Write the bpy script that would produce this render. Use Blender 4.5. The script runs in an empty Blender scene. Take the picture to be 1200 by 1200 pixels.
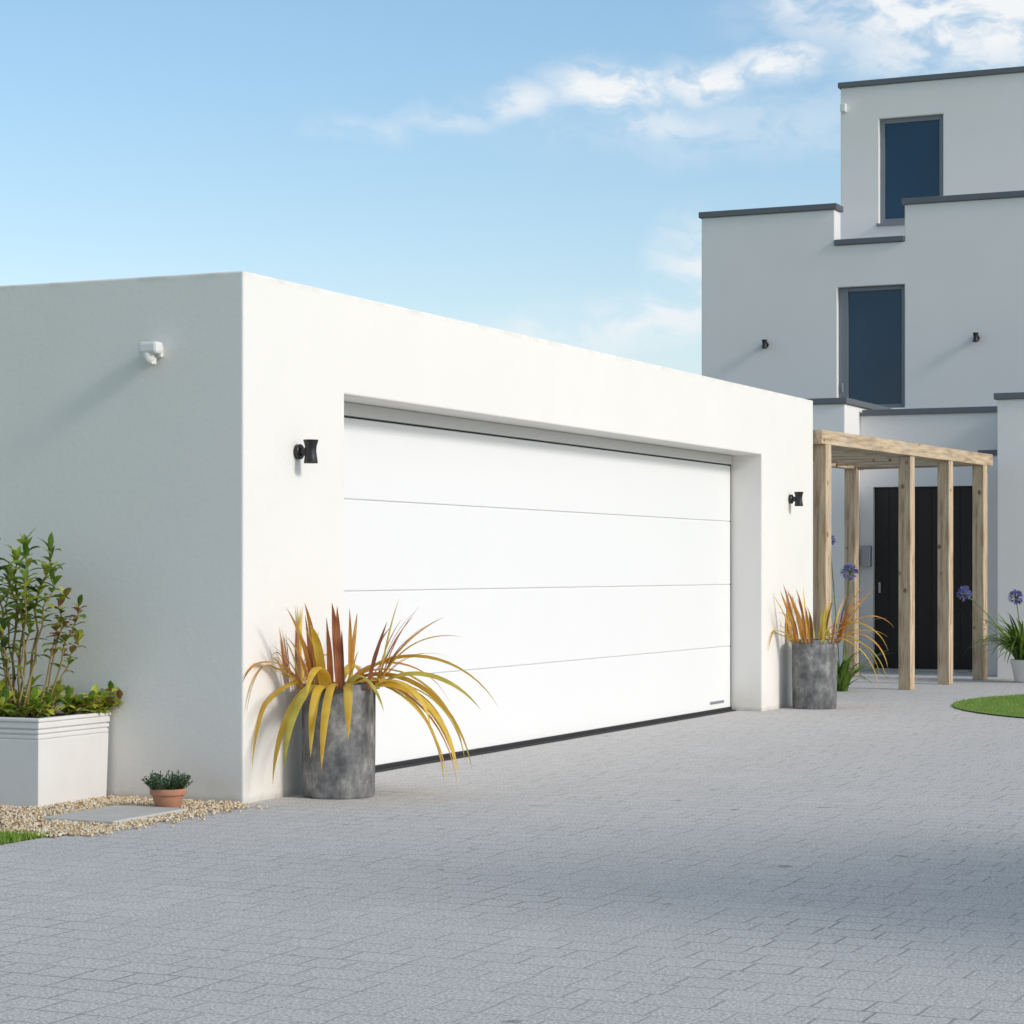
import bpy, bmesh, math, random
from mathutils import Vector, Matrix
random.seed(7)
R=random.random
def U(a,b): return a+(b-a)*random.random()
scene=bpy.context.scene
COL=scene.collection
# ---------------------------------------------------------------- materials
def newmat(name):
    m=bpy.data.materials.new(name); m.use_nodes=True
    nt=m.node_tree; b=nt.nodes['Principled BSDF']
    return m,nt,b
def nd(nt,t,**kw):
    n=nt.nodes.new(t)
    for k,v in kw.items(): setattr(n,k,v)
    return n
def lk(nt,a,b): nt.links.new(a,b)
def pos(nt,scale=(1,1,1),rot=(0,0,0)):
    g=nd(nt,'ShaderNodeNewGeometry')
    if scale==(1,1,1) and rot==(0,0,0): return g.outputs['Position']
    mp=nd(nt,'ShaderNodeMapping')
    mp.inputs['Scale'].default_value=scale; mp.inputs['Rotation'].default_value=rot
    lk(nt,g.outputs['Position'],mp.inputs['Vector']); return mp.outputs['Vector']
def noise(nt,vec,scale,detail=4,rough=.55):
    n=nd(nt,'ShaderNodeTexNoise'); n.inputs['Scale'].default_value=scale
    n.inputs['Detail'].default_value=detail; n.inputs['Roughness'].default_value=rough
    lk(nt,vec,n.inputs['Vector']); return n.outputs['Fac']
def ramp(nt,fac,stops):
    r=nd(nt,'ShaderNodeValToRGB'); e=r.color_ramp.elements
    while len(e)<len(stops): e.new(.5)
    for i,(p,c) in enumerate(stops):
        e[i].position=p; e[i].color=(c[0],c[1],c[2],1) if hasattr(c,'__len__') else (c,c,c,1)
    lk(nt,fac,r.inputs['Fac']); return r.outputs['Color']
def mix(nt,fac,a,b,mode='MIX'):
    m=nd(nt,'ShaderNodeMix',data_type='RGBA',blend_type=mode)
    for sock,v in ((m.inputs[0],fac),(m.inputs[6],a),(m.inputs[7],b)):
        if hasattr(v,'is_output'): lk(nt,v,sock)
        elif hasattr(v,'__len__'): sock.default_value=(v[0],v[1],v[2],1)
        else: sock.default_value=v
    return m.outputs[2]
def math_(nt,op,a,b=None,c=None,clamp=False):
    m=nd(nt,'ShaderNodeMath',operation=op); m.use_clamp=clamp
    for i,v in enumerate((a,b,c)):
        if v is None: continue
        if hasattr(v,'is_output'): lk(nt,v,m.inputs[i])
        else: m.inputs[i].default_value=v
    return m.outputs[0]
def maprange(nt,v,a,b,c,d,smooth=True):
    m=nd(nt,'ShaderNodeMapRange'); m.interpolation_type='SMOOTHSTEP' if smooth else 'LINEAR'
    lk(nt,v,m.inputs[0])
    for i,x in enumerate((a,b,c,d)): m.inputs[i+1].default_value=x
    return m.outputs[0]
def bump(nt,b,h,strength,dist):
    n=nd(nt,'ShaderNodeBump'); n.inputs['Strength'].default_value=strength; n.inputs['Distance'].default_value=dist
    lk(nt,h,n.inputs['Height']); lk(nt,n.outputs['Normal'],b.inputs['Normal'])

def render_wall(name,col,dirt=True,top=2.96):
    m,nt,b=newmat(name); v=pos(nt)
    big=noise(nt,v,.9,3,.6)
    c=mix(nt,ramp(nt,big,[(.3,0),(.75,1)]),[x*.96 for x in col],col)
    if dirt:
        sep=nd(nt,'ShaderNodeSeparateXYZ'); lk(nt,v,sep.inputs[0]); z=sep.outputs['Z']
        n3=noise(nt,v,4,4,.7)
        low=math_(nt,'MULTIPLY',maprange(nt,z,.0,.40,1,0),ramp(nt,n3,[(.3,.1),(.7,1)]))
        c=mix(nt,math_(nt,'MULTIPLY',low,.38),c,(.58,.52,.43))
        low2=math_(nt,'MULTIPLY',maprange(nt,z,.0,.05,1,0),ramp(nt,n3,[(.3,.2),(.65,1)]))
        c=mix(nt,math_(nt,'MULTIPLY',low2,.5),c,(.27,.23,.17))
        hi=math_(nt,'MULTIPLY',maprange(nt,z,top-.045,top,0,1),ramp(nt,n3,[(.45,0),(.7,1)]))
        c=mix(nt,math_(nt,'MULTIPLY',hi,.4),c,(.42,.38,.32))
    lk(nt,c,b.inputs['Base Color']); b.inputs['Roughness'].default_value=.9
    b.inputs['Specular IOR Level'].default_value=.2
    if dirt: bump(nt,b,noise(nt,v,28,4,.8),.20,.008)
    return m
M_wall=render_wall('garage_render',(.80,.783,.755))
M_house=render_wall('house_render',(.815,.793,.775),dirt=False)

def simple(name,col,rough=.5,metal=0,var=.06,nscale=20,bmp=0,spec=.5):
    m,nt,b=newmat(name); v=pos(nt); n=noise(nt,v,nscale,3,.6)
    c=mix(nt,n,[max(0,x*(1-var*2)) for x in col],[x*(1+var*2) for x in col])
    lk(nt,c,b.inputs['Base Color']); b.inputs['Roughness'].default_value=rough
    b.inputs['Metallic'].default_value=metal; b.inputs['Specular IOR Level'].default_value=spec
    if bmp: bump(nt,b,noise(nt,v,nscale*4,3,.6),bmp,.004)
    return m
M_door=simple('door_white_steel',(.765,.768,.77),.55,0,.008,1.2,0,.3)
M_groove=simple('door_groove',(.68,.68,.69),.7)
M_gap=simple('door_gap',(.07,.07,.075),.7)
M_frame=simple('door_frame_grey',(.60,.61,.61),.5,0,.01)
M_rubber=simple('rubber_seal',(.018,.018,.02),.6)
M_black=simple('black_metal',(.012,.012,.014),.38)
M_cap=simple('coping_grey',(.12,.132,.15),.5,0,.05,3)
M_winframe=simple('window_frame_grey',(.20,.22,.25),.45,0,.03)
M_darkdoor=simple('dark_timber_door',(.014,.009,.007),.5,0,.15,6)
M_whiteplastic=simple('white_plastic',(.74,.74,.73),.35,0,.01)
M_steel=simple('brushed_steel',(.45,.46,.48),.4,.5,.04)
M_soil=simple('soil',(.05,.035,.025),.95,0,.3,40,.8)
M_terra=simple('terracotta',(.46,.22,.14),.85,0,.12,18,.2)
M_planter=simple('planter_painted',(.70,.69,.68),.7,0,.03,5,.1)
M_slab=simple('sandstone_slab',(.49,.47,.44),.9,0,.1,7,.4)
M_gravbase=simple('gravel_bed_base',(.36,.27,.17),.95,0,.25,60,.8)
M_lawn=simple('turf',(.12,.21,.03),.95,0,.25,14,.6)
def glass():
    m,nt,b=newmat('window_glass'); v=pos(nt)
    n=noise(nt,v,1.2,2)
    lk(nt,mix(nt,n,(.006,.032,.070),(.012,.055,.115)),b.inputs['Base Color'])  # blue of the reflected sky is put into the base colour
    b.inputs['Roughness'].default_value=.02; b.inputs['IOR'].default_value=1.5
    return m
M_glass=glass()
def wood():
    m,nt,b=newmat('softwood')
    tc=nd(nt,'ShaderNodeTexCoord'); mp=nd(nt,'ShaderNodeMapping'); mp.inputs['Scale'].default_value=(9,9,.9)
    lk(nt,tc.outputs['Object'],mp.inputs['Vector'])
    n=noise(nt,mp.outputs['Vector'],3,4,.65)
    c=ramp(nt,n,[(.30,(.27,.18,.10)),(.5,(.52,.39,.26)),(.72,(.66,.54,.39))])
    k=nd(nt,'ShaderNodeTexVoronoi'); k.inputs['Scale'].default_value=4.2; lk(nt,pos(nt,(1.3,1.3,1)),k.inputs['Vector'])
    kn=maprange(nt,k.outputs['Distance'],.06,.17,1,0)
    c=mix(nt,math_(nt,'MULTIPLY',kn,.85),c,(.14,.065,.03))
    c=mix(nt,math_(nt,'MULTIPLY',ramp(nt,noise(nt,pos(nt),1.7,2),[(.5,0),(.75,1)]),.4),c,(.33,.30,.27))
    lk(nt,c,b.inputs['Base Color']); b.inputs['Roughness'].default_value=.8
    return m
M_wood=wood()
def concrete():
    m,nt,b=newmat('dark_concrete_pot')
    n1=noise(nt,pos(nt,(1,1,.8)),7,5,.7); n2=noise(nt,pos(nt,(4,4,1.0)),4,3,.6)
    c=ramp(nt,n1,[(.34,(.07,.073,.078)),(.47,(.13,.133,.14)),(.56,(.20,.20,.202)),(.72,(.42,.41,.405))])
    c=mix(nt,math_(nt,'MULTIPLY',ramp(nt,n2,[(.5,0),(.75,1)]),.4),c,(.38,.38,.37))
    lk(nt,c,b.inputs['Base Color']); b.inputs['Roughness'].default_value=.82
    bump(nt,b,noise(nt,pos(nt),60,3,.7),.4,.004); return m
M_pot=concrete()
def paving():
    m,nt,b=newmat('block_paving')
    v=pos(nt,(1,1,1),(0,0,math.radians(90)))
    wob=nd(nt,'ShaderNodeTexNoise'); wob.inputs['Scale'].default_value=3; wob.inputs['Detail'].default_value=1; lk(nt,v,wob.inputs['Vector'])
    ad=nd(nt,'ShaderNodeVectorMath',operation='MULTIPLY_ADD'); lk(nt,wob.outputs['Color'],ad.inputs[0]); ad.inputs[1].default_value=(.014,.014,0); lk(nt,v,ad.inputs[2])
    br=nd(nt,'ShaderNodeTexBrick'); br.offset=.42; br.offset_frequency=2; br.squash=.68; br.squash_frequency=3
    for k,x in (('Scale',1),('Mortar Size',.0078),('Mortar Smooth',.7),('Bias',0),('Brick Width',.235),('Row Height',.165)): br.inputs[k].default_value=x
    br.inputs['Color1'].default_value=(.0,.0,.0,1); br.inputs['Color2'].default_value=(1,1,1,1); br.inputs['Mortar'].default_value=(.5,.5,.5,1)
    lk(nt,ad.outputs[0],br.inputs['Vector'])
    tone=br.outputs['Color']
    base=mix(nt,tone,(.48,.462,.45),(.60,.58,.56))
    base=mix(nt,ramp(nt,noise(nt,v,.5,3,.65),[(.35,0),(.65,.7)]),base,(.49,.472,.462))
    sp=noise(nt,v,80,3,.85)
    base=mix(nt,.62,base,ramp(nt,sp,[(.38,(.16,.155,.15)),(.47,(.50,.482,.47)),(.56,(.64,.62,.60)),(.66,(1,.98,.96))]),'MIX')
    wear=ramp(nt,noise(nt,v,1.3,4,.7),[(.38,.18),(.52,.45),(.66,.78)])
    base=mix(nt,math_(nt,'MULTIPLY',br.outputs['Fac'],wear),base,(.22,.21,.20))
    spot=ramp(nt,noise(nt,v,5.5,2,.5),[(.71,0),(.75,1)])
    base=mix(nt,math_(nt,'MULTIPLY',spot,.5),base,(.10,.10,.07))
    lk(nt,base,b.inputs['Base Color']); b.inputs['Roughness'].default_value=.92; b.inputs['Specular IOR Level'].default_value=.15
    bump(nt,b,math_(nt,'SUBTRACT',math_(nt,'MULTIPLY',sp,.8),math_(nt,'MULTIPLY',br.outputs['Fac'],.7)),.33,.006); return m
M_pave=paving()
def leafmat(name,c1,c2,rough=.45,trans=.35,sc=9):
    m,nt,b=newmat(name); n=noise(nt,pos(nt),sc,1)
    c=mix(nt,ramp(nt,n,[(.3,0),(.7,1)]),c1,c2); lk(nt,c,b.inputs['Base Color']); b.inputs['Roughness'].default_value=rough
    if trans:
        t=nd(nt,'ShaderNodeBsdfTranslucent'); lk(nt,c,t.inputs['Color'])
        mx=nd(nt,'ShaderNodeMixShader'); mx.inputs[0].default_value=trans
        lk(nt,b.outputs[0],mx.inputs[1]); lk(nt,t.outputs[0],mx.inputs[2]); lk(nt,mx.outputs[0],nt.nodes['Material Output'].inputs['Surface'])
    return m
L_yel=leafmat('flax_yellow',(.68,.40,.035),(.82,.58,.10)); L_or=leafmat('flax_orange',(.60,.24,.05),(.70,.40,.09)); L_red=leafmat('flax_red',(.36,.11,.055),(.52,.22,.09))
L_ol=leafmat('flax_olive',(.40,.34,.05),(.58,.50,.09)); L_br=leafmat('flax_brown',(.16,.06,.04),(.28,.11,.06))
L_g1=leafmat('leaf_green',(.11,.21,.02),(.24,.35,.05)); L_g2=leafmat('leaf_dark',(.04,.09,.018),(.09,.16,.03)); L_g3=leafmat('leaf_lime',(.40,.48,.05),(.56,.56,.09)); L_rd=leafmat('leaf_red_tip',(.32,.13,.06),(.28,.22,.06))
L_th=leafmat('thyme_grey_green',(.10,.18,.12),(.22,.28,.20)); L_stem=leafmat('stem_brown',(.22,.13,.06),(.32,.26,.10),.7,.0)
L_fl=leafmat('agapanthus_blue',(.20,.21,.48),(.34,.34,.64)); L_gr=leafmat('grass_blade',(.17,.29,.03),(.30,.43,.07),.6,.3,6)
M_bark=simple('bark',(.10,.075,.05),.95,0,.3,20,.8)
def stone():
    m,nt,b=newmat('gravel_stones'); v=pos(nt)
    k=nd(nt,'ShaderNodeTexVoronoi'); k.inputs['Scale'].default_value=55; lk(nt,v,k.inputs['Vector'])
    s=nd(nt,'ShaderNodeSeparateColor'); lk(nt,k.outputs['Color'],s.inputs[0])
    lk(nt,ramp(nt,s.outputs[0],[(0,(.36,.24,.13)),(.4,(.58,.44,.27)),(.7,(.68,.57,.40)),(1,(.72,.67,.59))]),b.inputs['Base Color'])
    b.inputs['Roughness'].default_value=.8; return m
M_stone=stone()
# ---------------------------------------------------------------- mesh helpers
def empty(name,loc=(0,0,0)):
    e=bpy.data.objects.new(name,None); COL.objects.link(e); e.location=loc; return e
def obj(name,verts,faces,mats,parent=None,smooth=False,mi=None):
    me=bpy.data.meshes.new(name); me.from_pydata(verts,[],faces)
    if not isinstance(mats,(list,tuple)): mats=[mats]
    for m in mats: me.materials.append(m)
    if mi: me.polygons.foreach_set('material_index',mi)
    if smooth: me.polygons.foreach_set('use_smooth',[True]*len(me.polygons))
    me.update(); o=bpy.data.objects.new(name,me); COL.objects.link(o)
    if parent: o.parent=parent; o.matrix_parent_inverse=Matrix.Translation(-parent.location)
    return o
def bev(o,w,seg=2):
    if w:
        m=o.modifiers.new('b','BEVEL'); m.width=w; m.segments=seg; m.limit_method='ANGLE'; m.angle_limit=math.radians(40)
def box(name,x0,x1,y0,y1,z0,z1,mat,parent=None,bw=0):
    v=[(x,y,z) for z in (z0,z1) for y in (y0,y1) for x in (x0,x1)]
    f=[(0,2,3,1),(4,5,7,6),(0,1,5,4),(2,6,7,3),(0,4,6,2),(1,3,7,5)]
    o=obj(name,v,f,mat,parent); bev(o,bw); return o
def cut(o,cutters):
    bpy.context.view_layer.update()
    for c in cutters:
        k=box('cutter',*c,M_wall)
        m=o.modifiers.new('x','BOOLEAN'); m.operation='DIFFERENCE'; m.solver='EXACT'; m.object=k
        bpy.context.view_layer.objects.active=o; bpy.ops.object.modifier_apply(modifier=m.name)
        bpy.data.objects.remove(k,do_unlink=True)
def lathe(name,cx,cy,z0,prof,mat,parent=None,seg=48,ang=40):
    v=[];f=[]
    for r,z in prof:
        for i in range(seg):
            a=2*math.pi*i/seg; v.append((cx+r*math.cos(a),cy+r*math.sin(a),z0+z))
    n=len(prof)
    for j in range(n-1):
        for i in range(seg):
            k=(i+1)%seg; f.append((j*seg+i,j*seg+k,(j+1)*seg+k,(j+1)*seg+i))
    f.append(tuple(reversed(range(seg)))); f.append(tuple((n-1)*seg+i for i in range(seg)))
    o=obj(name,v,f,mat,parent)
    o.data.polygons.foreach_set('use_smooth',[True]*len(f)); o.data.set_sharp_from_angle(angle=math.radians(ang)); return o
class Acc:
    def __init__(s): s.v=[];s.f=[];s.m=[]
    def ribbon(s,pts,ws,side,mi,fold=.25):
        b=len(s.v); n=len(pts)
        for i,(p,w) in enumerate(zip(pts,ws)):
            t=(pts[min(i+1,n-1)]-pts[max(i-1,0)]).normalized(); nm=side.cross(t)
            s.v+= [tuple(p-side*w+nm*w*fold),tuple(p),tuple(p+side*w+nm*w*fold)]
        for i in range(n-1):
            for k in (0,1):
                s.f.append((b+i*3+k,b+i*3+k+1,b+i*3+4+k,b+i*3+3+k)); s.m.append(mi)
    def tube(s,pts,rs,mi,seg=5):
        b=len(s.v)
        for i,p in enumerate(pts):
            t=(pts[min(i+1,len(pts)-1)]-pts[max(i-1,0)]).normalized()
            a=t.orthogonal().normalized(); c=t.cross(a)
            for k in range(seg):
                q=2*math.pi*k/seg; s.v.append(tuple(p+(a*math.cos(q)+c*math.sin(q))*rs[i]))
        for i in range(len(pts)-1):
            for k in range(seg):
                l=(k+1)%seg; s.f.append((b+i*seg+k,b+i*seg+l,b+(i+1)*seg+l,b+(i+1)*seg+k)); s.m.append(mi)
    def leaf(s,p,d,L,W,mi,droop=.3):
        d=d.normalized(); side=d.cross(Vector((0,0,1)))
        if side.length<.1: side=Vector((1,0,0))
        side.normalize(); side=(side+Vector((U(-.4,.4),U(-.4,.4),U(-.4,.4)))).normalized()
        pts=[];q=p.copy();dd=d.copy()
        for i in range(5):
            pts.append(q.copy()); q=q+dd*L/4; dd=(dd+Vector((0,0,-droop*.35))).normalized()
        s.ribbon(pts,[W*.12,W*.42,W*.5,W*.33,W*.02],side,mi,.3)
    def make(s,name,mats,parent=None,smooth=True):
        return obj(name,s.v,s.f,mats,parent,smooth,s.m)
def V(*a): return Vector(a)
# ---------------------------------------------------------------- ground
g=obj('ground',[(-400,-400,-.012),(500,-400,-.012),(500,500,-.012),(-400,500,-.012)],[(0,1,2,3)],M_lawn)
obj('driveway',[(-14,-30,0),(24,-30,0),(24,9,0),(-14,9,0)],[(0,1,2,3)],M_pave)
gb=empty('gravel_bed',(-.9,1.5,0))
obj('bed_base',[(-1.78,0.0,.004),(-.0,0.0,.004),(-.0,7,.004),(-1.78,7,.004)],[(0,1,2,3)],M_gravbase,gb)
A=Acc()
for i in range(9500):
    x=U(-1.8,-.01); y=U(-.02,2.4)
    if R()<.07: y=-abs(random.gauss(0,.09)); x=U(-1.7,-.1)
    r=U(.006,.012); c=V(x,y,.006+r*.4); b=len(A.v)
    rot=Matrix.Rotation(U(0,6.3),3,'Z')@Matrix.Rotation(U(0,1),3,'X')
    for d in ((1,0,0),(-1,0,0),(0,1,0),(0,-1,0),(0,0,1),(0,0,-1)):
        A.v.append(tuple(c+rot@(V(*d)*r*U(.7,1.25))))
    for f in ((0,2,4),(2,1,4),(1,3,4),(3,0,4),(2,0,5),(1,2,5),(3,1,5),(0,3,5)): A.f.append(tuple(b+k for k in f)); A.m.append(0)
A.make('stones',[M_stone],gb,False)
def slab(name,x0,x1,y0,y1):
    return box(name,x0,x1,y0,y1,.0,.024,M_slab,None,.008)
slab('paving_slab',-1.22,-.52,.03,.48)
slab('paving_slab',-1.60,-.86,1.06,1.62)
def grass(acc,fn,n,h):
    for i in range(n):
        x,y=fn(); a=U(0,6.3); w=.004; L=U(.5,1)*h; b=len(acc.v); lean=U(0,.5)*L; a2=U(0,6.3)
        acc.v+=[(x-w*math.cos(a),y-w*math.sin(a),.005),(x+w*math.cos(a),y+w*math.sin(a),.005),(x+lean*math.cos(a2),y+lean*math.sin(a2),.005+L)]
        acc.f.append((b,b+1,b+2)); acc.m.append(0)
lw=empty('lawn',(-3,1,0))
obj('turf_sheet',[(-9,.05,.005),(-1.78,.05,.005),(-1.78,7,.005),(-9,7,.005)],[(0,1,2,3)],M_lawn,lw)
A=Acc(); grass(A,lambda:(U(-3.2,-1.76),U(.03,1.6)),14000,.035); A.make('blades',[L_gr],lw,False)
lw=empty('lawn',(11.5,-4.3,0)); N=72
obj('turf_sheet',[(11.5+3*math.cos(i*2*math.pi/N),-4.3+3*math.sin(i*2*math.pi/N),.012) for i in range(N)],[tuple(range(N))],M_lawn,lw)
def rnd():
    a=U(0,6.2832); r=3.0*math.sqrt(R()); return 11.5+r*math.cos(a),-4.3+r*math.sin(a)
A=Acc(); grass(A,rnd,50000,.03); A.make('blades',[L_gr],lw,False)
# ---------------------------------------------------------------- garage
G=empty('garage',(5,3,0))
o=box('walls',0,10.82,0,6.5,-.1,2.965,M_wall,G)
cut(o,[(1.18,9.215,-.2,.5,-.2,2.359),(.35,10.5,.4,6.2,-.3,2.62),(.3,10.52,.3,6.2,2.78,3.2)])
bev(o,.012,3)
dy=.297
box('door_backing',1.1,9.3,dy+.010,dy+.06,.04,2.262,M_groove,G)
box('door_top_gap',1.183,9.212,dy+.03,dy+.06,2.263,2.30,M_gap,G)
zs=[.035,.598,1.166,1.748,2.262]
for i in range(4):
    box('door_panel',1.0,9.187,dy,dy+.045,zs[i]+.0018,zs[i+1]-.0018,M_door,G,.006)
box('door_header',1.182,9.213,dy-.012,dy+.05,2.274,2.357,M_frame,G,.003)
box('bottom_seal',1.182,9.205,dy-.006,dy+.04,.004,.036,M_rubber,G,.002)
box('threshold',1.182,9.213,dy-.05,dy+.06,.002,.01,M_rubber,G)
box('side_gap_strip',9.188,9.213,dy+.004,dy+.03,.03,2.275,M_rubber,G)  # black strip stands in for the dark gap between door and frame
box('maker_plate',8.62,9.0,dy-.003,dy+.002,.085,.110,M_winframe,G)
def lamp(x,y,z,face='y',s=1.0):
    E=empty('wall_lamp',(x,y,z))
    def P(o):
        if face=='x':
            o.data.transform(Matrix.Translation((x,y,z))@Matrix.Rotation(math.radians(-90),4,'Z')@Matrix.Scale(s,4))
        else: o.data.transform(Matrix.Translation((x,y,z))@Matrix.Scale(s,4))
    def cyl(name,prof,axis):
        o=lathe(name,0,0,0,prof,M_black,E,28)
        o.matrix_parent_inverse=Matrix.Translation((-x,-y,-z))
        if axis=='y': o.data.transform(Matrix.Rotation(math.radians(90),4,'X'))
        return o
    a=cyl('back_plate',[(.042,0),(.044,.004),(.044,.026),(.038,.032)],'y'); P(a)
    a=cyl('arm',[(.024,.02),(.024,.075)],'y'); P(a)
    a=cyl('lamp_body',[(.034,-.068),(.040,-.068),(.041,-.064),(.036,-.03),(.032,0),(.034,.03),(.044,.064),(.044,.068),(.038,.068),(.034,.05),(.0,.05)],'z')
    a.data.transform(Matrix.Translation((0,-.092,0))); P(a)
lamp(.60,0,1.985); lamp(10.05,0,1.975)
lamp(21.0,3.793,4.57,'x',.95); lamp(21.0,.717,4.542,'x',.95)
S=empty('security_sensor',(0,.564,2.536))
box('mount',-.03,0,.52,.60,2.50,2.57,M_whiteplastic,S,.008)
box('housing',-.11,-.028,.50,.625,2.515,2.585,M_whiteplastic,S,.018)
lathe('lens',-.075,.575,2.462,[(.0,.0),(.018,.003),(.031,.016),(.037,.04),(.037,.058)],M_whiteplastic,S,24)
box('bracket',-.08,-.03,.548,.60,2.46,2.50,M_whiteplastic,S,.004)
# ---------------------------------------------------------------- house
H=empty('house',(21,0,0))
o=box('main_block_walls',21,29,-8,4.789,-.1,6.47,M_house,H)
cut(o,[(21.3,28.7,-7.7,4.489,5.8,6.9),(20.5,21.31,1.749,2.771,5.95,6.9),(20.5,21.25,1.749,2.732,3.60,5.345)])
bev(o,.012)
c=.035
box('coping',21-c,21.3+c,2.771-c,4.789+c,6.47,6.555,M_cap,H,.006)
box('coping',21-c,21.3+c,-8-c,1.749+c,6.47,6.555,M_cap,H,.006)
box('coping',21-c,21.3+c,1.752,2.768,5.951,6.03,M_cap,H,.006)
box('coping',21.34,29,4.489-c,4.789+c,6.47,6.555,M_cap,H,.006)
o=box('tower_walls',22.5,28,-6,3.118,5.7,8.52,M_house,H); cut(o,[(22.0,22.72,1.565,2.53,6.456,8.015)]); bev(o,.012)
box('coping',22.5-c,28+c,-6-c,3.118+c,8.52,8.60,M_cap,H,.006)
def window(x,y0,y1,z0,z1,fl,ft,sill=True):
    fx0,fx1=x+.07,x+.13
    box('window_frame',fx0,fx1,y0+.004,y0+ft,z0+.004,z1-.004,M_winframe,H,.004)
    box('window_frame',fx0,fx1,y1-fl,y1-.004,z0+.004,z1-.004,M_winframe,H,.004)
    box('window_frame',fx0,fx1,y0+ft+.001,y1-fl-.001,z0+.004,z0+ft,M_winframe,H,.004)
    box('window_frame',fx0,fx1,y0+ft+.001,y1-fl-.001,z1-ft,z1-.004,M_winframe,H,.004)
    box('window_glass',fx0+.025,fx0+.035,y0+ft,y1-fl,z0+ft,z1-ft,M_glass,H)
    if sill: box('window_sill',x-.05,x+.07,y0-.03,y1+.03,z0-.045,z0-.003,M_winframe,H,.004)
window(21,1.749,2.732,3.60,5.345,.14,.06,False)
window(22.5,1.565,2.53,6.456,8.015,.07,.07)
box('window_handle',21.05,21.07,2.66,2.68,3.85,3.98,M_steel,H,.004)
o=box('side_block_walls',17.6,20.99,1.638,6.5,-.1,3.43,M_house,H); bev(o,.012)
box('coping',17.6-c,20.98,1.638-c,6.5,3.43,3.505,M_cap,H,.006)
o=box('porch_walls',18.3,20.985,-.464,1.634,-.1,3.31,M_house,H); cut(o,[(17.9,18.42,.147,1.46,-.2,2.38)])
box('coping',18.3-c,20.97,-.46,1.60,3.31,3.388,M_cap,H,.006)
o=box('wing_walls',16.9,20.992,-8,-.468,-.1,3.37,M_house,H); bev(o,.012)
box('coping',16.9-c,20.975,-8-c,-.468+c,3.37,3.447,M_cap,H,.006)
box('side_pier',17.5,18.298,-.464,-.13,-.1,2.72,M_house,H)
box('coping',17.47,18.29,-.463,-.10,2.72,2.79,M_cap,H,.004)
box('entrance_door',18.37,18.41,.15,1.457,.02,2.377,M_darkdoor,H)
for i in range(1,7):
    y=.15+i*(1.307/7); box('door_board_joint',18.362,18.368,y-.004,y+.004,.04,2.36,M_black,H)
box('door_step',18.1,18.36,.15,1.457,.0,.02,M_slab,H)
box('door_handle',18.33,18.365,1.37,1.40,1.0,1.14,M_steel,H,.006)
box('letter_box',18.20,18.295,1.47,1.59,1.34,1.62,M_steel,H,.01)
box('tower_lamp',22.4,22.5,3.02,3.10,8.15,8.27,M_whiteplastic,H,.01)
# ---------------------------------------------------------------- pergola
P=empty('pergola',(14,.5,0)); Pz=2.54
def beam(name,a,b,w,h,z0):
    a=V(*a);b=V(*b); d=(b-a).normalized(); n=V(-d.y,d.x)
    L=(b-a).length
    vv=[(x,y,z) for z in (0,L) for y in (-w/2,w/2) for x in (-h/2,h/2)]
    f=[(0,2,3,1),(4,5,7,6),(0,1,5,4),(2,6,7,3),(0,4,6,2),(1,3,7,5)]
    o=obj(name,vv,f,M_wood); bev(o,.006)
    m=Matrix(((0,n.x,d.x,a.x),(0,n.y,d.y,a.y),(1,0,0,z0+h/2),(0,0,0,1))); o.matrix_world=m
    o.parent=P; o.matrix_parent_inverse=Matrix.Translation(-P.location); return o
def post(x,y,s=.14):
    o=box('post',-s/2,s/2,-s/2,s/2,0,Pz,M_wood,None,.008); o.location=(x,y,0); o.rotation_euler=(0,0,math.radians(-5)+U(-.02,.02))
    o.parent=P; o.matrix_parent_inverse=Matrix.Translation(-P.location)
for q in [(11.03,-.03),(13.6,-.21),(14.9,-.32),(16.15,-.43)]: post(*q)
for q in [(11.2,1.55),(13.8,1.40),(16.55,1.25)]: post(*q)
beam('beam',(10.86,-.015),(16.45,-.455),.13,.14,Pz)
beam('beam',(10.95,1.57),(16.85,1.235),.13,.14,Pz)
for i in range(9):
    t=.02+i*.118
    beam('rafter',(10.95+5.5*t,.05-.45*t),(11.1+5.6*t,1.47-.3*t),.055,.11,Pz+.012)
beam('end_beam',(16.3,-.36),(16.65,1.17),.10,.13,Pz)
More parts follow.
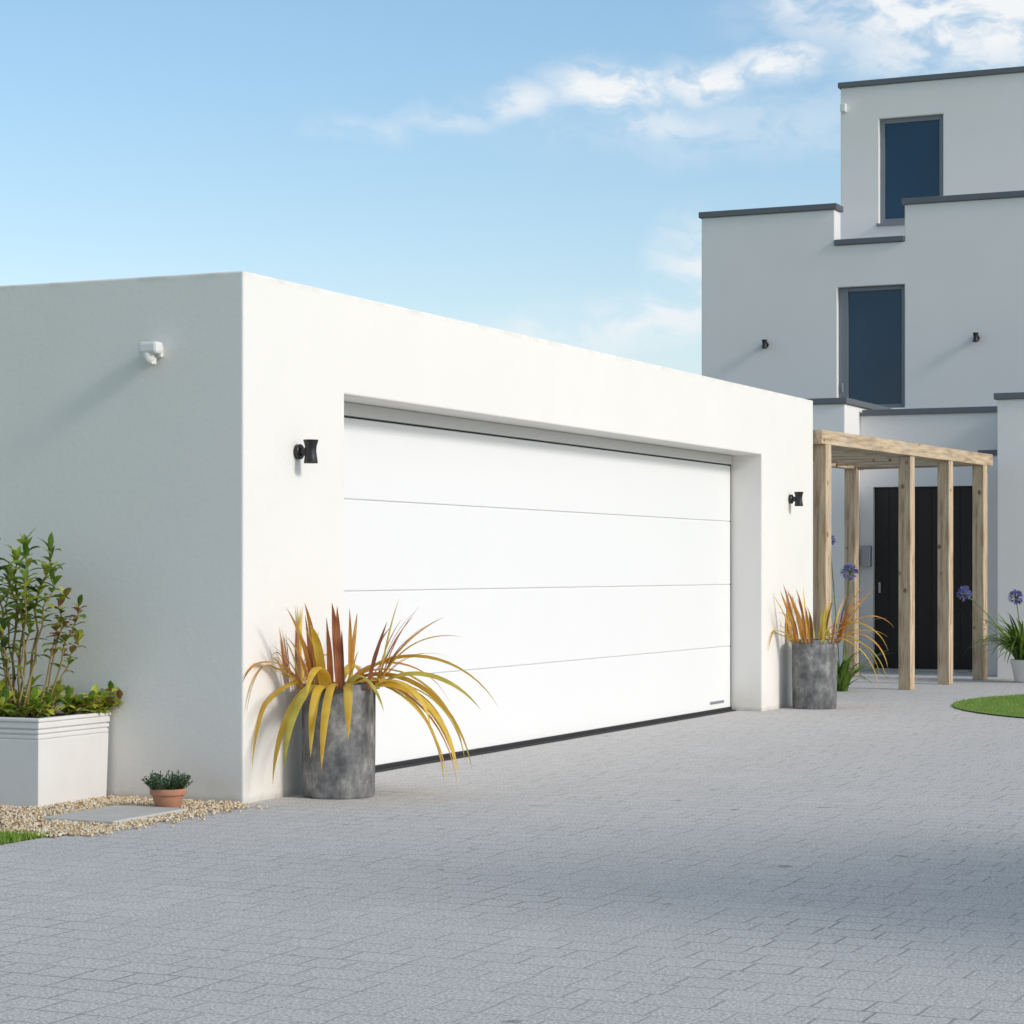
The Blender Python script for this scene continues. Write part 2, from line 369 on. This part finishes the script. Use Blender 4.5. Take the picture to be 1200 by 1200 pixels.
# ---------------------------------------------------------------- pots & plants
def bigpot(x,y):
    E=empty('concrete_planter',(x,y,0))
    lathe('pot',x,y,.003,[(.200,0),(.207,.012),(.211,.3),(.212,.635),(.207,.645),(.186,.645),(.182,.635),(.18,.58),(.0,.58)],M_pot,E,64)
    lathe('soil',x,y,.55,[(.18,0),(.18,.045),(.1,.06),(0.01,.065)],M_soil,E,32)
bigpot(.606,-.272); bigpot(9.90,-.292)
mats=[L_yel,L_or,L_red,L_ol,L_br]
def flax(name,x,y,z,sc,ny,nr,extra=()):
    A=Acc(); base=V(x,y,z)
    def blade(az,e0,e1,L,W,mi,pw=1.3,r0=.05):
        p=base+V(math.cos(az)*r0*U(.2,1),math.sin(az)*r0*U(.2,1),0); side=V(-math.sin(az),math.cos(az),0)
        side=(side+V(0,0,U(-.55,.55))).normalized()
        n=16; pts=[];ws=[]; cur=U(-.22,.22)
        for i in range(n+1):
            t=i/n; pts.append(p.copy()); e=e0+(e1-e0)*t**pw
            a2=az+cur*t
            p=p+V(math.cos(a2)*math.cos(e),math.sin(a2)*math.cos(e),math.sin(e))*(L/n)
            if (V(p.x,p.y,0)-V(x,y,0)).length<.235 and p.z<.66:      # leaves lie over the rim, not through it
                q=V(p.x-x,p.y-y,0).normalized()*.235
                if p.z<.645 : p.x=x+q.x; p.y=y+q.y
            p.y=min(p.y,-.015)                                      # stay in front of the garage wall
            ws.append(W*.5*(.6+.4*min(1,t*4))*(1-max(0,(t-.5)/.5)**1.8)+.0005)
        A.ribbon(pts,ws,side,mi,.3)
    for i in range(ny):
        az=i*2.399+U(-.3,.3); blade(az,U(.95,1.3),U(-1.5,-1.0),U(.6,.9)*sc,U(.036,.052),random.choice([0,0,0,1,3,3]),U(.6,1.0))
    for i in range(nr):
        az=U(0,6.3); blade(az,U(1.15,1.55),U(.4,1.35),U(.32,.58)*sc,U(.016,.036),random.choice([2,2,1,2,1,4,0,3]),1.5)
    for i in range(nr//2):
        az=U(0,6.3); blade(az,U(.7,1.3),U(-.9,.2),U(.32,.6)*sc,U(.008,.018),random.choice([2,0,1,3,0]),1.3)
    for e in extra: blade(*e)
    A.make(name,mats)
r=math.radians
# toward the drive: az about -66 deg, toward the garage corner: about 150-180 deg
ex=[(r(-66),1.05,-1.15,1.08,.054,0,.80),(r(-52),1.0,-1.5,1.15,.057,0,.55),(r(-78),1.0,-1.5,1.00,.054,0,.5),(r(-42),1.05,-1.5,1.15,.060,0,.6),(r(-60),1.05,-1.57,1.05,.054,0,.42),(r(-70),1.0,-1.57,1.12,.054,1,.45),
    (r(-100),.9,-1.5,.60,.054,0,.8),(r(-35),.9,-1.57,1.05,.055,0,.5),(r(-62),.75,-1.5,.80,.052,3,.55),(r(-85),.8,-1.57,.85,.054,0,.5),(r(-48),.8,-1.5,.75,.05,0,.5),
    (r(150),1.1,-1.5,.92,.050,0,.5),(r(170),1.15,-1.57,.92,.050,0,.42),(r(-178),1.0,-1.57,.74,.048,3,.45),(r(155),1.15,-1.0,.62,.040,1,1.0),(r(-150),.85,-1.5,.62,.052,0,.7),(r(-165),1.0,-1.57,.66,.050,0,.5),(r(-160),1.1,-1.5,.80,.048,0,.45),
    (r(-62),1.25,.35,.60,.042,1,1.0),(r(-75),1.25,-.3,.66,.050,0,1.1),(r(170),1.4,.6,.58,.042,1,1.3),(r(-170),1.4,.4,.50,.056,0,1.2),(r(-165),1.45,.9,.56,.045,2,1.2),(r(-70),1.35,.8,.56,.036,2,1.2),(r(-150),1.35,1.0,.54,.036,2,1.2),(r(-80),1.45,1.2,.56,.036,3,1.2),(r(180),1.45,1.1,.54,.04,1,1.2)]
flax('flax_plant',.606,-.272,.60,.97,8,28,ex)
random.seed(19)
flax('flax_plant',9.90,-.292,.60,1.0,4,40,[(r(-66),1.2,-1.4,.9,.055,0,.9),(r(-60),1.1,-1.5,.88,.058,0,.6),(r(-72),1.0,-1.57,.9,.055,0,.5),(r(-65),.9,-1.5,.75,.055,3,.5),(r(-75),1.3,-1.1,.7,.05,1,1.2),(r(-66),1.2,.7,.66,.04,1,1.2),(r(-60),1.35,.9,.62,.04,1,1.2),(r(170),1.2,.6,.64,.04,1,1.2),(r(160),1.1,.9,.6,.035,1,1.2),(r(165),1.35,1.1,.6,.035,2,1.2)])
Q=empty('square_planter',(-.36,1.2,0))
def frust(name,cx,cy,s0,s1,z0,z1,mat,bw=.004):
    v=[(cx+a*s0,cy+b*s0,z0) for b in(-1,1) for a in(-1,1)]+[(cx+a*s1,cy+b*s1,z1) for b in(-1,1) for a in(-1,1)]
    f=[(0,2,3,1),(4,5,7,6),(0,1,5,4),(2,6,7,3),(0,4,6,2),(1,3,7,5)]
    o=obj(name,v,f,mat,Q); bev(o,bw); return o
cx,cy=-.365,1.205
frust('planter_body',cx,cy,.326,.335,.004,.375,M_planter)
for i,(z0,z1,e) in enumerate([(.377,.400,.003),(.406,.428,.006),(.434,.470,.009)]):
    frust('planter_moulding',cx,cy,.332+e,.332+e,z0,z1,M_planter,.006)
frust('planter_neck',cx,cy,.328,.328,.374,.47,M_planter,0)
o=frust('planter_rim',cx,cy,.346,.346,.4705,.492,M_planter,.006); cut(o,[(cx-.30,cx+.30,cy-.30,cy+.30,.40,.6)])
box('soil',cx-.30,cx+.30,cy-.30,cy+.30,.45,.478,M_soil,Q)
random.seed(5)
A=Acc(); SM=[L_g1,L_g2,L_g3,L_rd,L_stem]
def stem(p,top,nleaf,Ls,Ws,cols,start=.25,wob=.03,rad=.007):
    p=V(*p);top=V(*top); pts=[]
    for i in range(9):
        t=i/8; pts.append(p.lerp(top,t)+V(U(-wob,wob),U(-wob,wob),0)*t)
    A.tube(pts,[rad*(1-.6*i/8) for i in range(9)],4)
    for i in range(nleaf):
        t=start+(1-start)*(i/nleaf)**.8; k=t*8; j=min(7,int(k)); q=pts[j].lerp(pts[j+1],k-j)
        az=i*2.4+U(-.4,.4); el=U(.0,.9) if t<.9 else U(.5,1.4)
        A.leaf(q,V(math.cos(az)*math.cos(el),math.sin(az)*math.cos(el),math.sin(el)),U(.7,1.15)*Ls,U(.8,1.1)*Ws,random.choice(cols),U(.3,.9))
G1=[0,0,2,0,1,2,0]
for (b0,t0,n,st) in [((-.42,1.25,.47),(-.46,1.38,1.43),30,.52),((-.38,1.28,.47),(-.33,1.26,1.38),28,.52),((-.40,1.22,.47),(-.42,1.17,1.46),32,.52),((-.36,1.2,.47),(-.34,1.08,1.44),30,.55),((-.40,1.2,.47),(-.40,1.0,1.30),22,.6),((-.44,1.3,.47),(-.5,1.46,1.20),20,.5),((-.34,1.3,.47),(-.25,1.42,1.28),18,.5),((-.4,1.22,.47),(-.40,1.12,1.12),16,.45),((-.44,1.2,.47),(-.52,1.25,1.0),14,.4),((-.38,1.25,.47),(-.42,1.35,.92),14,.4),((-.39,1.21,.47),(-.37,1.30,1.30),10,.75),((-.43,1.2,.47),(-.45,1.10,1.25),10,.75)]:
    stem(b0,t0,n,.115,.044,G1,st,.04,.009)
G2=[0,1,3,2,3]
for (b0,t0,n) in [((-.35,1.1,.47),(-.33,.95,1.18),22),((-.33,1.1,.47),(-.28,.89,1.12),22),((-.36,1.12,.47),(-.36,.98,1.02),16),((-.3,1.1,.47),(-.22,.93,.93),16)]:
    stem(b0,t0,n,.075,.046,G2,.55)
for i in range(30):
    x0=U(-.6,-.12);y0=U(.93,1.45); stem((x0,y0,.46),(x0+U(-.08,.08),y0+U(-.14,.05),U(.54,.67)),14,.085,.048,[0,2,2,0,2],.2,.02)
for i in range(9):
    x0=U(-.3,-.1); stem((x0,.95,.46),(x0+U(0,.15),U(.80,.88),U(.5,.64)),14,.085,.044,[2,2,3,0],.2,.02)
A.make('shrub',SM)
T=empty('terracotta_pot',(-.444,.206,0))
lathe('pot',-.444,.206,.005,[(.062,0),(.066,.004),(.086,.075),(.094,.077),(.098,.082),(.099,.108),(.095,.112),(.086,.112),(.083,.095),(0.0,.095)],M_terra,T,40)
A=Acc()
for i in range(150):
    az=U(0,6.3); rr=.08*math.sqrt(R()); p=V(-.444+rr*math.cos(az),.206+rr*math.sin(az),.1)
    el=U(.6,1.5); d=V(math.cos(az)*math.cos(el),math.sin(az)*math.cos(el),math.sin(el)); L=U(.05,.11)
    pts=[p+d*L*k/4 for k in range(5)]; A.tube(pts,[.0015]*5,1,3)
    for k in range(12):
        q=p+d*L*U(.3,1); A.leaf(q,V(U(-1,1),U(-1,1),U(0,1)),.018,.009,random.choice([0,0,1]),.1)
A.make('alpine_plant',[L_th,L_g2])
def agap(x,y,z,n,flowers,L=.55):
    A=Acc(); b=V(x,y,z)
    for i in range(n):
        az=U(0,6.3); e0=U(.9,1.5); p=b+V(U(-.06,.06),U(-.06,.06),0); pts=[];ws=[]; LL=L*U(.6,1.1); e1=U(-1.2,.4)
        for k in range(9):
            t=k/8; pts.append(p.copy()); e=e0+(e1-e0)*t; p=p+V(math.cos(az)*math.cos(e),math.sin(az)*math.cos(e),math.sin(e))*LL/8
            p.z=max(p.z,.01); ws.append(.015*(1-t**3)+.001)
        A.ribbon(pts,ws,V(-math.sin(az),math.cos(az),0),random.choice([0,0,1]),.2)
    for (fx,fy,fz,s) in flowers:
        t=V(fx,fy,fz); pts=[b.lerp(t,k/6)+V(0,0,.08*math.sin(math.pi*k/6)) for k in range(7)]; A.tube(pts,[.006]*7,0,5)
        for k in range(60):
            d=V(random.gauss(0,1),random.gauss(0,1),random.gauss(.3,.8)).normalized(); A.tube([t,t+d*s*.6],[.0015,.0015],0,3)
            for q in range(4): A.leaf(t+d*s*U(.5,.7),(d+V(U(-.6,.6),U(-.6,.6),U(-.6,.6))),s*.45,s*.2,2,.2)
    A.make('agapanthus',[L_g1,L_g2,L_fl])
E=empty('round_pot',(15.75,-1.08,0)); lathe('pot',15.75,-1.08,.003,[(.14,0),(.15,.01),(.19,.20),(.20,.22),(.20,.26),(.17,.26),(.165,.22),(0,.22)],M_planter,E,40)
agap(15.75,-1.02,.22,230,[(15.8,-.93,.98,.095),(15.4,-.42,1.03,.09)],.82)
agap(13.0,.35,.0,50,[(12.7,.17,1.28,.095),(12.8,.42,1.62,.07)],.75)
random.seed(3)
A=Acc(); tx,ty=-2.3,-11.6
A.tube([V(tx,ty,0),V(tx+.05,ty,.9),V(tx,ty+.05,1.8),V(tx+.1,ty,3.0),V(tx,ty,4.2)],[.16,.12,.10,.06,.02],1,10)
cl=[]
for i in range(18):
    az=i*2.4; z=U(1.7,3.3); rr=U(.5,1.5); e=V(tx+rr*math.cos(az),ty+rr*math.sin(az),z+U(.3,.9)); A.tube([V(tx,ty,z-.2),V(tx,ty,z).lerp(e,.5)+V(0,0,.1),e],[.045,.03,.01],1,6); cl.append((e,U(.55,.85)))
for i in range(12): cl.append((V(tx+U(-.8,.8),ty+U(-.8,.8),U(2.0,4.1)),U(.6,.85)))
for c0,rr in cl:
    for k in range(300):
        d=V(random.gauss(0,1),random.gauss(0,1),random.gauss(0,.8)).normalized()*rr*R()**.4
        A.leaf(c0+d,V(U(-1,1),U(-1,1),U(-.6,.6)),.15,.10,random.choice([0,0,2]),.3)
A.make('garden_tree',[L_g1,M_bark,L_g2])
# ---------------------------------------------------------------- light
sd=V(-.10,-.87,.48).normalized()
sun=bpy.data.lights.new('sun','SUN'); sun.energy=2.0; sun.angle=math.radians(10); sun.color=(1,.96,.91)
so=bpy.data.objects.new('sun',sun); COL.objects.link(so); so.rotation_euler=(-sd).to_track_quat('-Z','Y').to_euler(); so.location=(-5,-20,12)
w=bpy.data.worlds.new('World'); scene.world=w; w.use_nodes=True; nt=w.node_tree
bg=nt.nodes['Background']; bg.inputs['Strength'].default_value=.15
sky=nd(nt,'ShaderNodeTexSky',sky_type='NISHITA'); sky.sun_disc=False
sky.sun_elevation=math.asin(sd.z); sky.sun_rotation=math.atan2(sd.x,sd.y)
sky.air_density=1.0; sky.dust_density=.6; sky.ozone_density=2.0
tc=nd(nt,'ShaderNodeTexCoord'); rm=nd(nt,'ShaderNodeVectorRotate',rotation_type='Z_AXIS'); rm.inputs['Angle'].default_value=math.radians(65.7)
lk(nt,tc.outputs['Generated'],rm.inputs['Vector'])
sp=nd(nt,'ShaderNodeSeparateXYZ'); lk(nt,rm.outputs[0],sp.inputs[0])
u=math_(nt,'ARCTAN2',sp.outputs[0],sp.outputs[1]); v=math_(nt,'ARCSINE',sp.outputs[2])
cb=nd(nt,'ShaderNodeCombineXYZ'); lk(nt,u,cb.inputs[0]); lk(nt,v,cb.inputs[1])
dn=nd(nt,'ShaderNodeTexNoise'); dn.inputs['Scale'].default_value=30; dn.inputs['Detail'].default_value=4; lk(nt,cb.outputs[0],dn.inputs['Vector'])
ds=nd(nt,'ShaderNodeVectorMath',operation='MULTIPLY_ADD'); sb=nd(nt,'ShaderNodeVectorMath',operation='SUBTRACT'); lk(nt,dn.outputs['Color'],sb.inputs[0]); sb.inputs[1].default_value=(.5,.5,.5)
lk(nt,sb.outputs[0],ds.inputs[0]); ds.inputs[1].default_value=(.035,.020,0); lk(nt,cb.outputs[0],ds.inputs[2])
blobs=[(.20,.238,.075,.028,1.3),(.128,.240,.022,.010,.8),(.165,.216,.030,.012,.7),(.112,.213,.018,.008,1.2),(.085,.209,.022,.008,1.2),(.044,.205,.024,.010,1.3),(.065,.190,.030,.007,.6),(.004,.199,.020,.007,.8),(-.03,.192,.018,.005,.45),(-.062,.188,.022,.005,.35),(.10,.190,.09,.014,.32),(.078,.133,.014,.018,.8),(.062,.108,.028,.011,.8),(.02,.102,.045,.009,.55)]
tot=None
for (bu,bv,ru,rv,st) in blobs:
    a=nd(nt,'ShaderNodeVectorMath',operation='SUBTRACT'); lk(nt,ds.outputs[0],a.inputs[0]); a.inputs[1].default_value=(bu,bv,0)
    b_=nd(nt,'ShaderNodeVectorMath',operation='MULTIPLY'); lk(nt,a.outputs[0],b_.inputs[0]); b_.inputs[1].default_value=(1/ru,1/rv,0)
    l=nd(nt,'ShaderNodeVectorMath',operation='LENGTH'); lk(nt,b_.outputs[0],l.inputs[0])
    q=maprange(nt,l.outputs['Value'],.1,1.7,st,0)
    tot=q if tot is None else math_(nt,'MAXIMUM',tot,q)
mp=nd(nt,'ShaderNodeMapping'); mp.inputs['Scale'].default_value=(1,2.0,1); mp.inputs['Rotation'].default_value=(0,0,.3); lk(nt,ds.outputs[0],mp.inputs['Vector'])
fn=noise(nt,mp.outputs['Vector'],34,5,.6)
cover=math_(nt,'MULTIPLY',tot,maprange(nt,fn,.34,.60,.2,1.0),clamp=True)
tint=ramp(nt,v,[(0,(1.22,1.10,1.04)),(.07,(1.18,1.08,1.06)),(.15,(1.12,1.12,1.07)),(.25,(1.08,1.17,1.13)),(.55,(1.9,1.60,1.22)),(1,(2.25,1.76,1.24))])
tm=nd(nt,'ShaderNodeVectorMath',operation='MULTIPLY'); lk(nt,sky.outputs[0],tm.inputs[0]); lk(nt,tint,tm.inputs[1])
final=mix(nt,cover,tm.outputs[0],(6.0,6.15,6.3))
lk(nt,final,bg.inputs['Color'])
# ---------------------------------------------------------------- camera
cam=bpy.data.cameras.new('camera'); co=bpy.data.objects.new('camera',cam); COL.objects.link(co)
co.location=(-11.097,-6.649,1.3); co.rotation_euler=(math.radians(90),0,math.radians(24.3-90))
cam.sensor_width=36; cam.lens=81.27; cam.shift_y=68/1200; cam.clip_end=2000; cam.clip_start=.1
scene.camera=co
scene.view_settings.view_transform='Standard'; scene.view_settings.look='None'; scene.view_settings.exposure=0
